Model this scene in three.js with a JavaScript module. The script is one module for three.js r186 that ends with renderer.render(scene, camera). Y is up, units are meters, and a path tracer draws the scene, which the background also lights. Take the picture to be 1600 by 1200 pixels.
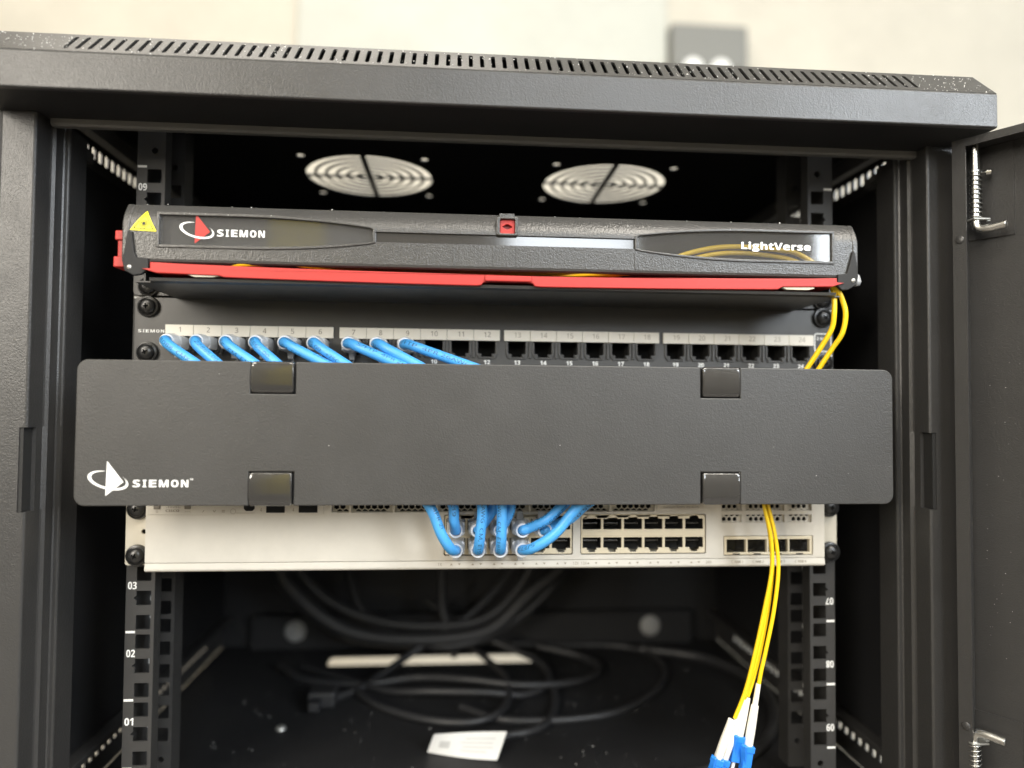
import * as THREE from 'three';
import { RoundedBoxGeometry } from 'three/addons/geometries/RoundedBoxGeometry.js';
import { mergeGeometries, toCreasedNormals } from 'three/addons/utils/BufferGeometryUtils.js';
import { TessellateModifier } from 'three/addons/modifiers/TessellateModifier.js';
import { FontLoader } from 'three/addons/loaders/FontLoader.js';
import { RectAreaLightUniformsLib } from 'three/addons/lights/RectAreaLightUniformsLib.js';
import { Brush, Evaluator, SUBTRACTION } from 'three-bvh-csg';

// ---------------------------------------------------------------- camera, lamps, exposure
const scene = new THREE.Scene();
scene.background = new THREE.Color(0x000000);
const camera = new THREE.PerspectiveCamera(56.8, 4 / 3, 0.02, 20);
camera.rotation.order = 'YXZ';
camera.position.set(-0.02802, 0.2392, 0.49131);
camera.rotation.set(THREE.MathUtils.degToRad(1.913), THREE.MathUtils.degToRad(-4.532), THREE.MathUtils.degToRad(0.482));
camera.focus = 0.442; camera.userData.fStop = 2.45;
const renderer = new THREE.WebGLRenderer({ antialias: true });
renderer.toneMapping = THREE.LinearToneMapping;
renderer.toneMappingExposure = 1.06;
renderer.shadowMap.enabled = true;
RectAreaLightUniformsLib.init();
const WARM = new THREE.Color(1.0, 0.93, 0.82), COOL = new THREE.Color(0.86, 0.93, 1.0);
// name, label, centre (m), width, height, facing, colour, intensity
const LAMPS = [
  ['ceiling_light', 'flat white ceiling panel light high in front of the cabinet on the right', [0.85, 1.995, 1.15], 1.2, 0.6, [0, -1, 0], WARM, 22],
  ['ceiling_light', 'flat white ceiling panel light in front of the cabinet on the left', [-0.9, 1.995, 1.6], 1.2, 0.6, [0, -1, 0], WARM, 12],
  ['ceiling_light', 'flat white ceiling panel light over the space behind the cabinet', [-0.5, 1.995, -0.6], 1.2, 0.5, [0, -1, 0], WARM, 2.6],
  ['front_wall_light', 'broad bright cool white window in the wall facing the cabinet, on the right', [1.92, 1.3, 2.39], 1.0, 1.4, [0, 0, -1], COOL, 19],
  ['front_wall_light', 'narrow bright cool white window in the wall facing the cabinet, near its middle', [0.42, 1.35, 2.39], 0.5, 1.2, [0, 0, -1], COOL, 10],
  ['front_wall_light', 'added warm white light panel in the wall facing the cabinet, on the left', [-1.7, 1.1, 2.39], 0.9, 1.2, [0, 0, -1], WARM, 18],  // added warm light panel, lifts the fronts from the left
];

// ---------------------------------------------------------------- helpers (shapes are given in millimetres)
const S = 0.001;
let seed = 12345;
const rnd = () => ((seed = (Math.imul(seed, 1664525) + 1013904223) >>> 0) / 4294967296);
const font = await new FontLoader().loadAsync('fonts/droid/droid_sans_bold.typeface.json');
const fontR = await new FontLoader().loadAsync('fonts/droid/droid_sans_regular.typeface.json');
const baseOf = new Map();
const used = new Map();
function numbered(n) { const k = used.get(n) || 0; used.set(n, k + 1); return k ? n + '_' + String(k).padStart(3, '0') : n; }
function thing(name, label, category, base = [0, 0, 0], group) {
  const o = new THREE.Group(); o.name = numbered(name); o.position.set(base[0] * S, base[1] * S, base[2] * S);
  o.userData = { label, category }; if (group) o.userData.group = group;
  baseOf.set(o, base); scene.add(o); return o;
}
function flat(g) {
  let r = g.index ? g.toNonIndexed() : g;
  for (const k of Object.keys(r.attributes)) if (!['position', 'normal', 'uv'].includes(k)) r.deleteAttribute(k);
  if (!r.attributes.uv) r.setAttribute('uv', new THREE.BufferAttribute(new Float32Array(r.attributes.position.count * 2), 2));
  return r;
}
function boxUV(g) {      // uv in metres, by the way each face points (geometry in mm)
  const p = g.attributes.position, n = g.attributes.normal, uv = g.attributes.uv;
  for (let i = 0; i < p.count; i += 3) {
    let ax = 0, ay = 0, az = 0;
    for (let k = 0; k < 3; k++) { ax += Math.abs(n.getX(i + k)); ay += Math.abs(n.getY(i + k)); az += Math.abs(n.getZ(i + k)); }
    for (let k = 0; k < 3; k++) {
      const x = p.getX(i + k) * S, y = p.getY(i + k) * S, z = p.getZ(i + k) * S;
      if (az >= ax && az >= ay) uv.setXY(i + k, x, y); else if (ax >= ay) uv.setXY(i + k, z, y); else uv.setXY(i + k, x, z);
    }
  }
  return g;
}
function build(geos, keepUV) {
  const list = (Array.isArray(geos) ? geos : [geos]).map(flat);
  const g = list.length > 1 ? mergeGeometries(list) : list[0].clone();
  return keepUV ? g : boxUV(g);
}
function mesh(g, mat, name, parent) {
  const m = new THREE.Mesh(g, mat); m.name = name; m.castShadow = m.receiveShadow = true; parent.add(m); return m;
}
// a part: shapes in the cabinet's millimetres, merged into one named mesh under its thing (or part)
function part(name, geos, mat, parent, keepUV) {
  const b = baseOf.get(parent) || [0, 0, 0];
  const g = build(geos, keepUV); g.translate(-b[0], -b[1], -b[2]); g.scale(S, S, S);
  const m = mesh(g, mat, name, parent); baseOf.set(m, b); return m;
}
// alike pieces share one geometry (made once with ready()), put at a place in mm
function ready(geos, keepUV) { return build(geos, keepUV).scale(S, S, S); }
function put(name, g, mat, parent, at, rot) {
  const b = baseOf.get(parent) || [0, 0, 0];
  const m = mesh(g, mat, name, parent); m.position.set((at[0] - b[0]) * S, (at[1] - b[1]) * S, (at[2] - b[2]) * S);
  if (rot) m.rotation.set(...rot);
  baseOf.set(m, at); return m;
}
function structure(name, geos, mat) { const m = part(name, geos, mat, scene); m.userData.kind = 'structure'; return m; }
const bx = (x0, x1, y0, y1, z0, z1, r = 0) => {
  const w = x1 - x0, h = y1 - y0, d = z1 - z0;
  const g = r > 0 ? new RoundedBoxGeometry(w, h, d, 2, Math.min(r, w / 2.01, h / 2.01, d / 2.01)) : new THREE.BoxGeometry(w, h, d);
  return g.translate((x0 + x1) / 2, (y0 + y1) / 2, (z0 + z1) / 2);
};
const wound = (pts, ccw) => { let a = 0; pts.forEach(([x, y], i) => { const [u, v] = pts[(i + 1) % pts.length]; a += x * v - u * y; }); const v2 = pts.map(([x, y]) => new THREE.Vector2(x, y)); return (a > 0) === ccw ? v2 : v2.reverse(); };
const poly = (pts) => new THREE.Shape(wound(pts, true));
const hole = (pts) => new THREE.Path(wound(pts, false));
const ext = (shape, d, bev = 0, cs = 12) => new THREE.ExtrudeGeometry(shape, bev
  ? { depth: d - 2 * bev, bevelEnabled: true, bevelSize: bev, bevelOffset: -bev, bevelThickness: bev, bevelSegments: 2, curveSegments: cs }
  : { depth: d, bevelEnabled: false, curveSegments: cs }).translate(0, 0, bev);
const exZ = (shape, z0, z1, bev = 0, cs) => ext(shape, z1 - z0, bev, cs).translate(0, 0, z0);
const exX = (zy, x0, x1, bev = 0) => ext(poly(zy.map(([z, y]) => [-z, y])), x1 - x0, bev).rotateY(Math.PI / 2).translate(x0, 0, 0);
const exY = (xz, y0, y1, bev = 0) => ext(poly(xz.map(([x, z]) => [x, -z])), y1 - y0, bev).rotateX(-Math.PI / 2).translate(0, y0, 0);
const rect = (x0, x1, y0, y1) => [[x0, y0], [x1, y0], [x1, y1], [x0, y1]];
function rrect(x0, x1, y0, y1, r, n = 6) {
  const o = [];
  for (const [cx, cy, a] of [[x1 - r, y0 + r, -90], [x1 - r, y1 - r, 0], [x0 + r, y1 - r, 90], [x0 + r, y0 + r, 180]])
    for (let i = 0; i <= n; i++) { const t = (a + 90 * i / n) * Math.PI / 180; o.push([cx + r * Math.cos(t), cy + r * Math.sin(t)]); }
  return o;
}
const V = (a) => new THREE.Vector3(...a);
const tube = (pts, r, seg = 48, rad = 12, tension = 0.5) => new THREE.TubeGeometry(new THREE.CatmullRomCurve3(pts.map(V), false, 'catmullrom', tension), seg, r, rad, false);
const cyl = (r0, r1, h, n = 20) => new THREE.CylinderGeometry(r0, r1, h, n);
const cylZ = (x, y, z0, z1, r, r1 = r, n = 20) => cyl(r1, r, z1 - z0, n).rotateX(Math.PI / 2).translate(x, y, (z0 + z1) / 2);
const lathe = (pts, n = 24) => new THREE.LatheGeometry(pts.map(([r, y]) => new THREE.Vector2(r, y)), n);
// flat lettering lying on a face that looks to +z: centre x, centre y, height, optional width
function letters(text, x, y, z, h, w, f = font, turn = 0, align = 'c') {
  const g = new THREE.ShapeGeometry(f.generateShapes(text, 10), 4); g.computeBoundingBox();
  const b = g.boundingBox, k = h / (b.max.y - b.min.y), kx = w ? w / (b.max.x - b.min.x) : k;
  g.translate(align === 'l' ? -b.min.x : -(b.min.x + b.max.x) / 2, -(b.min.y + b.max.y) / 2, 0).scale(kx, k, 1);
  if (turn) g.rotateZ(turn);
  return g.translate(x, y, z);
}
const flatShape = (pts, z) => new THREE.ShapeGeometry(poly(pts)).translate(0, 0, z);

// ---------------------------------------------------------------- textures
function noiseTile(n, layers, sd) {           // tileable value noise, 0..1
  let s = sd; const rr = () => ((s = (Math.imul(s, 1664525) + 1013904223) >>> 0) / 4294967296);
  const out = new Float32Array(n * n);
  for (const [cells, amp] of layers) {
    const lat = Float32Array.from({ length: cells * cells }, rr);
    for (let y = 0; y < n; y++) for (let x = 0; x < n; x++) {
      const u = x / n * cells, v = y / n * cells, i = Math.floor(u), j = Math.floor(v);
      let a = u - i, b = v - j; a = a * a * (3 - 2 * a); b = b * b * (3 - 2 * b);
      const i1 = (i + 1) % cells, j1 = (j + 1) % cells;
      out[y * n + x] += amp * ((lat[j * cells + i] * (1 - a) + lat[j * cells + i1] * a) * (1 - b) + (lat[j1 * cells + i] * (1 - a) + lat[j1 * cells + i1] * a) * b);
    }
  }
  let lo = 1e9, hi = -1e9; for (const v of out) { lo = Math.min(lo, v); hi = Math.max(hi, v); }
  return out.map((v) => (v - lo) / (hi - lo));
}
function dataTex(n, fn, srgb, metres) {
  const d = new Uint8Array(n * n * 4);
  for (let i = 0; i < n * n; i++) { const c = fn(i); d[4 * i] = c[0]; d[4 * i + 1] = c[1]; d[4 * i + 2] = c[2]; d[4 * i + 3] = 255; }
  const t = new THREE.DataTexture(d, n, n); t.wrapS = t.wrapT = THREE.RepeatWrapping; t.magFilter = THREE.LinearFilter;
  if (srgb) t.colorSpace = THREE.SRGBColorSpace;
  t.repeat.set(1 / metres, 1 / metres); t.needsUpdate = true; return t;
}
const gray = (v) => { const c = Math.max(0, Math.min(255, Math.round(v * 255))); return [c, c, c]; };
const nGrain = noiseTile(512, [[58, 0.6], [104, 0.7], [190, 0.5], [14, 0.08]], 7);
const nSmooth = noiseTile(512, [[5, 1], [11, 0.6], [23, 0.4], [60, 0.25], [200, 0.12]], 11);
const nFine = noiseTile(512, [[120, 0.8], [220, 0.6], [16, 0.2]], 23);
const bGrain = dataTex(512, (i) => gray(nGrain[i]), false, 0.048);
const bFine = dataTex(512, (i) => gray(nFine[i]), false, 0.04);
const rPatch = dataTex(512, (i) => gray(0.74 + 0.26 * nSmooth[i]), false, 0.11);
const cPatch = dataTex(512, (i) => gray(0.94 + 0.06 * nSmooth[i]), true, 0.17);
const cWall = dataTex(512, (i) => gray(0.93 + 0.07 * nSmooth[i]), true, 0.9);

// ---------------------------------------------------------------- materials
const std = (c, rough, o = {}) => new THREE.MeshStandardMaterial({ color: Array.isArray(c) ? new THREE.Color().setRGB(...c) : new THREE.Color(c), roughness: rough, ...o });
const phy = (c, rough, o = {}) => new THREE.MeshPhysicalMaterial({ color: Array.isArray(c) ? new THREE.Color().setRGB(...c) : new THREE.Color(c), roughness: rough, ...o });
const M = {
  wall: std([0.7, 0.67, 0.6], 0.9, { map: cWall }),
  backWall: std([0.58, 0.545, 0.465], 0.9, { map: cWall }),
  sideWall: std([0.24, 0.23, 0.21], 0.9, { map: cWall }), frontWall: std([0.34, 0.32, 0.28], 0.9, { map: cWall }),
  ceiling: std([0.8, 0.78, 0.72], 0.95),
  floor: std([0.2, 0.18, 0.16], 0.6, { map: cWall }),
  board: std([0.54, 0.545, 0.49], 0.7, { map: cWall }),
  wallBox: std([0.19, 0.19, 0.175], 0.6), white: std([0.82, 0.82, 0.8], 0.5),
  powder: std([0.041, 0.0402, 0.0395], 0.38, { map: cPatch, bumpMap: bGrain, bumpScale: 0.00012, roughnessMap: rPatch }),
  inner: std([0.012, 0.012, 0.013], 0.6, { map: cPatch, bumpMap: bGrain, bumpScale: 0.0001 }),  // cabinet black made darker, puts the shade inside into the colour
  rail: std([0.036, 0.035, 0.034], 0.55, { map: cPatch, bumpMap: bFine, bumpScale: 0.00004 }),
  black: std([0.012, 0.012, 0.012], 0.7),
  void: std([0.004, 0.004, 0.004], 0.9),
  screw: phy([0.018, 0.018, 0.018], 0.28, { clearcoat: 0.3, clearcoatRoughness: 0.3 }),
  plastic: std([0.055, 0.0535, 0.051], 0.28, { map: cPatch, bumpMap: bGrain, bumpScale: 0.00018, roughnessMap: rPatch }),
  cover: std([0.041, 0.0398, 0.038], 0.5, { map: cPatch, bumpMap: bGrain, bumpScale: 0.0001, roughnessMap: rPatch }),
  gloss: phy([0.03, 0.029, 0.028], 0.1, { clearcoat: 1, clearcoatRoughness: 0.08 }),
  pane: phy([0.8, 0.8, 0.8], 0.05, { transmission: 0.97, thickness: 0, ior: 1.5 }),
  panel: std([0.05, 0.0485, 0.046], 0.42, { map: cPatch, bumpMap: bFine, bumpScale: 0.00003, roughnessMap: rPatch }),
  print: std([0.8, 0.8, 0.78], 0.6), printDim: std([0.5, 0.5, 0.48], 0.6),
  ink: std([0.16, 0.13, 0.1], 0.7), inkPale: std([0.3, 0.26, 0.2], 0.7),
  labelTile: std([0.78, 0.74, 0.65], 0.3, { map: cPatch }),
  red: std([0.4, 0.022, 0.016], 0.5), redDark: std([0.16, 0.008, 0.008], 0.5),
  yellowSign: std([0.85, 0.78, 0.02], 0.4), inkBlack: std([0.02, 0.02, 0.015], 0.6),
  bezel: std([0.62, 0.585, 0.515], 0.5, { map: cPatch, bumpMap: bFine, bumpScale: 0.00003 }),
  bezelMetal: std([0.6, 0.56, 0.47], 0.45, { bumpMap: bFine, bumpScale: 0.00002 }),
  shield: std([0.72, 0.64, 0.48], 0.4, { metalness: 0.35 }),
  button: std([0.2, 0.18, 0.15], 0.5),
  steel: std([0.6, 0.6, 0.58], 0.26, { metalness: 1, bumpMap: bFine, bumpScale: 0.00001 }),
  zinc: std([0.55, 0.55, 0.52], 0.4, { metalness: 0.8 }),
  boot: phy([0.86, 0.88, 0.9], 0.28, { transmission: 0.3, thickness: 0, ior: 1.45 }),
  bootGrey: phy([0.55, 0.56, 0.57], 0.35, { transmission: 0.3, thickness: 0 }),
  fibre: phy([0.84, 0.56, 0.01], 0.38, { clearcoat: 0.2 }),
  sleeve: std([0.82, 0.79, 0.7], 0.5), lcBlue: phy([0.02, 0.2, 0.72], 0.35, { clearcoat: 0.2 }),
  rubber: std([0.025, 0.025, 0.026], 0.45), paper: std([0.66, 0.65, 0.62], 0.8), paperInk: std([0.45, 0.44, 0.42], 0.8),
  bar: std([0.12, 0.118, 0.112], 0.5), disc: std([0.3, 0.3, 0.29], 0.6), grip: std([0.6, 0.55, 0.44], 0.8), dust: std([0.8, 0.79, 0.76], 0.8),
  yellowDoor: std([0.62, 0.52, 0.06], 0.7),
};
// printed jacket of the blue cables
function jacketTexture() {
  const c = document.createElement('canvas'); c.width = 2048; c.height = 256; const x = c.getContext('2d');
  x.fillStyle = '#4b9fe0'; x.fillRect(0, 0, 2048, 256);
  x.fillStyle = '#1d4466'; x.font = '40px sans-serif'; x.textBaseline = 'middle';
  const words = ['E191088  CMX  22865.00.', 'S/FTP  4PR 26AWG  CM, E191088', '22865.00.  +75C  CM, E19'];
  for (let r = 0; r < 3; r++) for (let k = 0; k < 3; k++) x.fillText(words[(r + k) % 3], 40 + k * 700 + r * 190, 44 + r * 85);
  const t = new THREE.CanvasTexture(c); t.colorSpace = THREE.SRGBColorSpace; t.wrapS = t.wrapT = THREE.RepeatWrapping; return t;
}
const jacketTex = jacketTexture();

// ---------------------------------------------------------------- the room (only its shell)
structure('floor', bx(-2300, 2500, -900, -820, -1380, 2500), M.floor);
structure('ceiling', bx(-2300, 2500, 2000, 2080, -1380, 2500), M.ceiling);
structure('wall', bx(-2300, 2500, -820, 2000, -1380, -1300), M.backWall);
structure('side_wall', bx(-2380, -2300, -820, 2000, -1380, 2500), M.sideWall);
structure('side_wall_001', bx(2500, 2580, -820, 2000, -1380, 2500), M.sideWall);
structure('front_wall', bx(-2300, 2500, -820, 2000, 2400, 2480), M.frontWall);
for (const [name, label, at, w, h, dir, color, power] of LAMPS) {
  const t = thing(name, label, name === 'ceiling_light' ? 'ceiling light' : 'window', at.map((v) => v * 1000));
  const glow = std([0.8, 0.8, 0.8], 0.5, { emissive: color, emissiveIntensity: name === 'ceiling_light' ? 1.5 : 1.2 });
  const q = new THREE.Quaternion().setFromUnitVectors(new THREE.Vector3(0, 0, -1), new THREE.Vector3(...dir));
  const W = w * 1000, H = h * 1000;
  const p = mesh(ready(bx(-W / 2, W / 2, -H / 2, H / 2, 0, 4)), glow, name === 'ceiling_light' ? 'diffuser' : 'pane', t); p.quaternion.copy(q);
  const fr = mesh(ready([bx(-W / 2 - 30, W / 2 + 30, H / 2, H / 2 + 30, -4, 8), bx(-W / 2 - 30, W / 2 + 30, -H / 2 - 30, -H / 2, -4, 8), bx(-W / 2 - 30, -W / 2, -H / 2, H / 2, -4, 8), bx(W / 2, W / 2 + 30, -H / 2, H / 2, -4, 8)]), M.white, 'frame', t); fr.quaternion.copy(q);
  const L = new THREE.RectAreaLight(color, power, w, h); L.position.set(0, 0, 0).addScaledVector(new THREE.Vector3(...dir), 0.012); L.quaternion.copy(q); L.name = 'lamp'; t.add(L);
}
{ // the yellow panel that the glossy fronts mirror
  const y = thing('yellow_panel', 'olive yellow upright panel on the wall facing the cabinet, mirrored in its glossy fronts', 'wall panel', [-640, 700, 2399]);
  part('board', bx(-740, -540, -300, 1700, 2384, 2399, 3), M.yellowDoor, y);
}
{ // pale board on the wall and the box beside it
  const b = thing('wall_board', 'wide pale grey-green board flat on the wall above the cabinet', 'board', [40, 1400, -1299]);
  part('panel', bx(-432, 508, 900, 1760, -1299.5, -1284, 3), M.board, b);
  const w = thing('wall_box', 'dark grey box with two white covers on the wall, right of the pale board', 'wall box', [614, 1150, -1299]);
  part('housing', [bx(514, 716, 1118, 1232, -1299, -1262, 6), bx(514, 540, 1010, 1118, -1299, -1262, 3), bx(690, 716, 1010, 1118, -1299, -1262, 3)], M.wallBox, w);
  for (const x of [572, 645]) { const g = ready(lathe([[0, 26], [22, 24], [31, 16], [34, 0]], 24).rotateX(Math.PI / 2)); put('cover', g, M.white, w, [x, 1118, -1284]); }
  part('back_plate', bx(541, 689, 1010, 1117, -1299, -1286), M.white, w);
}

// ---------------------------------------------------------------- the cabinet
const U = 44.45;
const cab = thing('network_cabinet', 'open black steel network cabinet with a slotted top cover', 'network cabinet', [0, -45, -150]);
{
  // top cover
  const lip = part('front_lip', exX([[88, 413.4], [88, 432.8], [87.6, 433.6], [86.9, 434.2], [85, 433.2], [85, 412.4], [86.8, 412.4], [87.7, 412.8]], -300, 300, 0.3), M.powder, cab);
  part('soffit', bx(-298.2, 298.2, 412.5, 414, 38, 84.9), M.inner, cab);  // underside of the same paint, darkened to carry the shade below the lip
  // sloping strip with slots: shape in its own plane, then tilted
  const L = Math.hypot(20, 19.5), strip = poly(rect(-300, 300, 0, L));
  const nS = 76, x0 = -247, x1 = 251, pitch = (x1 - x0) / (nS - 1);
  for (let i = 0; i < nS; i++) { const x = x0 + i * pitch; strip.holes.push(hole(rrect(x - 1.25, x + 1.25, 4, L - 4.2, 1.2, 3))); }
  const tilt = exZ(strip, -1.4, 0).rotateX(-Math.atan2(20, 19.5)).translate(0, 433.9, 87.6);
  part('slotted_strip', tilt, M.powder, cab);
  // top sheet with the two round grilles
  const top = poly(rect(-300, 300, -67.4, 380));       // y of the shape = -z
  for (const cx of [-109.5, 110.5]) {
    const cz = 172;
    for (const [dx, dz] of [[-52.5, -52.5], [52.5, -52.5], [-52.5, 52.5], [52.5, 52.5]]) top.holes.push(hole(Array.from({ length: 14 }, (_, i) => [cx + dx + 3.6 * Math.cos(i / 7 * Math.PI), cz + dz + 3.6 * Math.sin(i / 7 * Math.PI)])));
    for (let r = 0; r < 6; r++) for (let q = 0; q < 4; q++) {
      const ri = 3 + r * 9.5, ro = ri + 7.0, o = [], bar = 2.3, n = 8;
      const a0 = Math.asin(Math.min(0.7, bar / ri)), b0 = Math.asin(bar / ro);
      for (let i = 0; i <= n; i++) { const t = q * Math.PI / 2 + b0 + (Math.PI / 2 - 2 * b0) * i / n; o.push([cx + ro * Math.cos(t), cz + ro * Math.sin(t)]); }
      if (r === 0) o.push([cx + bar * 1.42 * Math.cos(q * Math.PI / 2 + Math.PI / 4) , cz + bar * 1.42 * Math.sin(q * Math.PI / 2 + Math.PI / 4)]);
      else for (let i = n; i >= 0; i--) { const t = q * Math.PI / 2 + a0 + (Math.PI / 2 - 2 * a0) * i / n; o.push([cx + ri * Math.cos(t), cz + ri * Math.sin(t)]); }
      top.holes.push(hole(o));
    }
  }
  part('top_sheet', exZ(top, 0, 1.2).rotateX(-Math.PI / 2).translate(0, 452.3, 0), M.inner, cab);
  // sides of the top cover and of the base, each with its row of slots
  const slots = (y0, y1) => { const o = []; for (let i = 0; i < 31; i++) { const z = 22.5 + i * 9.8; o.push(hole(rrect(z, z + 5.2, y0, y1, 1.2, 2))); } return o; };
  const coverSide = (s) => {
    const sh = poly([[-85, 433.4], [-67, 452], [378, 452], [378, 412.5], [-84.8, 412.5]].map(([z, y]) => [z, y])); sh.holes = slots(421.2, 430.4);
    return exZ(sh, 0, 1.4).rotateY(Math.PI / 2).translate(s < 0 ? -299.8 : 298.4, 0, 0);
  };
  const baseSide = (s) => { const sh = poly(rect(-60, 378, -45, -8)); sh.holes = slots(-29.4, -20.2); return exZ(sh, 0, 1.4).rotateY(Math.PI / 2).translate(s < 0 ? -299.8 : 298.4, 0, 0); };
  for (const s of [-1, 1]) { part('cover_side', coverSide(s), M.powder, cab); part('base_side', baseSide(s), M.powder, cab); }
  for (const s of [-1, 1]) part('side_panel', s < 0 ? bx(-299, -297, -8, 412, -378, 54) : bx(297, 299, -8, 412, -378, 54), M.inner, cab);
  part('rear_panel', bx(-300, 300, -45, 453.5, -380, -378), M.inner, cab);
  // base plate with its cable opening
  const fl = poly(rect(-298, 298, -56, 378)); fl.holes.push(hole(rrect(-166, 66, 309, 339, 6, 4)));
  part('base_plate', exZ(fl, 0, 1.6).rotateX(-Math.PI / 2).translate(0, -46.6, 0), M.inner, cab);
  part('base_front', bx(-276, 276, -45, -30, 50, 54), M.powder, cab);
  part('rear_crossbar', [bx(-262, 262, -44.8, -6, -377.5, -362, 2)], M.inner, cab);
  for (const x of [-211, 210]) { const d = lathe([[0, 5], [8, 4.5], [11.5, 2.5], [12.5, 0]], 24).rotateX(Math.PI / 2); put('plug_cap', ready(d), M.disc, cab, [x, -23, -361.8]); }
  // front posts: face, step and inner lip; a latch slot in the inner corner
  for (const s of [-1, 1]) {
    const f = (a) => a.map(([x, z]) => [s * x, z]);
    const prof = [[297, 54], [296, 55.2], [278.6, 55.2], [277.8, 55], [277.2, 54.4], [277, 53.6], [277, 40.4], [276.4, 39.4], [274.6, 38.5], [274.6, 30.6], [273.8, 30], [272, 30], [271.3, 29.7], [270.9, 29.2], [270.8, 28.4], [270.8, 10], [289, 10], [289, 40], [297, 40]];
    const cut = [[297, 54], [296, 55.2], [281.4, 55.2], [281.4, 46], [277, 46], [277, 40], [274.6, 38.5], [274.6, 30.6], [273.8, 30], [271.4, 30], [270.8, 29], [270.8, 10], [289, 10], [289, 40], [297, 40]];
    const p = part('post', [exY(f(prof), -45, 176, 0), exY(f(cut), 176, 225.3, 0), exY(f(prof), 225.3, 412.3, 0)], M.powder, cab);
    part('slot_shade_liner', s < 0 ? bx(-281.3, -279.2, 176.2, 225.1, 46.2, 54.6) : bx(279.2, 281.3, 176.2, 225.1, 46.2, 54.6), M.black, p);  // black liner in the cut slot, its colour stands for the shade there
  }
  part('header_bar', exX([[44, 408.3], [45.2, 409.3], [45.2, 415], [44, 416.2], [40, 416.2], [40, 408.3]], -275, 280.5, 0.2), M.bar, cab);  // lighter grey than the frame, caught light put into the colour
  for (const s of [-1, 1]) {
    const m = (a, b) => (s < 0 ? [-b, -a] : [a, b]);
    part('depth_rail', [bx(...m(286, 296.8), 433, 441, -376, 8, 1), bx(...m(284, 286), 430.8, 441, -376, 8)], M.bar, cab);  // added upper bar, its lighter grey paints light on the side sheet
    part('depth_rail', [bx(...m(286, 296.8), -14, -9, -376, 8, 1)], M.powder, cab);
    part('catch_tab', [bx(...m(291, 296.8), 412.6, 420.4, -40, -21, 0.6), bx(...m(289.6, 291), 414.5, 420.4, -30, -21, 0.4)], M.bar, cab);
  }
  // mounting rails: a front and a rear flange joined by a web, square holes, printed units
  const SQ = (x, y, s, notch) => (notch
    ? [[x - 4.75, y - 4.75], [x + 4.75, y - 4.75], ...(s > 0 ? [[x + 4.75, y - 1.6], [x + 6.6, y], [x + 4.75, y + 1.6]] : []), [x + 4.75, y + 4.75], [x - 4.75, y + 4.75], ...(s < 0 ? [[x - 4.75, y + 1.6], [x - 6.6, y], [x - 4.75, y - 1.6]] : [])]
    : rrect(x - 4.75, x + 4.75, y - 4.75, y + 4.75, 0.8, 2));
  const tick = ready(bx(-3, 3, -0.75, 0.75, 0, 0.08));
  for (const s of [-1, 1]) {
    const hx = s * 232.6, flange = (z0) => {
      const sh = poly(s < 0 ? rect(-244, -225.6, -30, 440) : rect(225.6, 244, -30, 440));
      for (let u = 0; u < 9; u++) for (const [o, nt] of [[6.35, 0], [22.225, 1], [38.1, 0]]) sh.holes.push(hole(SQ(hx, u * U + o, s, nt)));
      for (const y of [-11, 9 * U + 11]) sh.holes.push(hole(Array.from({ length: 12 }, (_, i) => [hx + 2.2 * Math.cos(i / 6 * Math.PI), y + 2.2 * Math.sin(i / 6 * Math.PI)])));
      return exZ(sh, z0 - 1.6, z0, 0);
    };
    const edge = s < 0 ? [-227.2, -225.6] : [225.6, 227.2];
    const web = s < 0 ? [-244, -242.4] : [242.4, 244];
    const r = part('mounting_rail', [flange(-1.6), flange(-36), bx(...web, -30, 440, -36, -3.3), bx(...edge, -30, 440, -12, -3.3), bx(...edge, -30, 440, -52, -37.7)], M.rail, cab);
    for (let u = 0; u < 10; u++) {
      put('tick_mark', tick, M.print, r, [s * 240.6, u * U, -1.55]); put('tick_mark', tick, M.printDim, r, [s * 240.6, u * U, -35.95]);
      if (u === 9) continue;
      const a = String(u + 1).padStart(2, '0'), b = String(9 - u).padStart(2, '0');
      const front = s < 0 ? [a, 30.5, 0] : [b, 14, Math.PI], rear = s < 0 ? [b, 14, Math.PI] : [a, 30.5, 0];
      part('unit_number', letters(front[0], s * 240, u * U + front[1], -1.5, 4.9, 5.6, font, front[2]), M.print, r);
      part('unit_number', letters(rear[0], s * 240, u * U + rear[1], -35.9, 4.9, 5.6, font, rear[2]), M.printDim, r);
    }
  }
  // stand under the base: four legs and two low bars
  for (const [x, z] of [[-275, 30], [275, 30], [-275, -350], [275, -350]]) part('leg', [bx(x - 20, x + 20, -812, -47, z - 20, z + 20, 2), lathe([[0, 0], [26, 0], [26, 6], [0, 8]], 20).translate(x, -820, z)], M.powder, cab);
  for (const x of [-275, 275]) part('stand_bar', bx(x - 15, x + 15, -700, -670, -329, 9, 2), M.powder, cab);

  // the open door: rim line r0 + d * s, skin 22 mm behind it (d along the door, n towards its inside)
  const d = new THREE.Vector2(0.543, 0.84), n = new THREE.Vector2(-0.84, 0.543), r0 = new THREE.Vector2(284.9, 68.1);
  const D = (a, t) => [r0.x + d.x * a + n.x * t, r0.y + d.y * a + n.y * t];
  const box = (a0, a1, t0, t1, y0, y1) => exY([D(a0, t0), D(a1, t0), D(a1, t1), D(a0, t1)], y0, y1);
  const W = 570, yb = -40, yt = 410.6;
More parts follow.
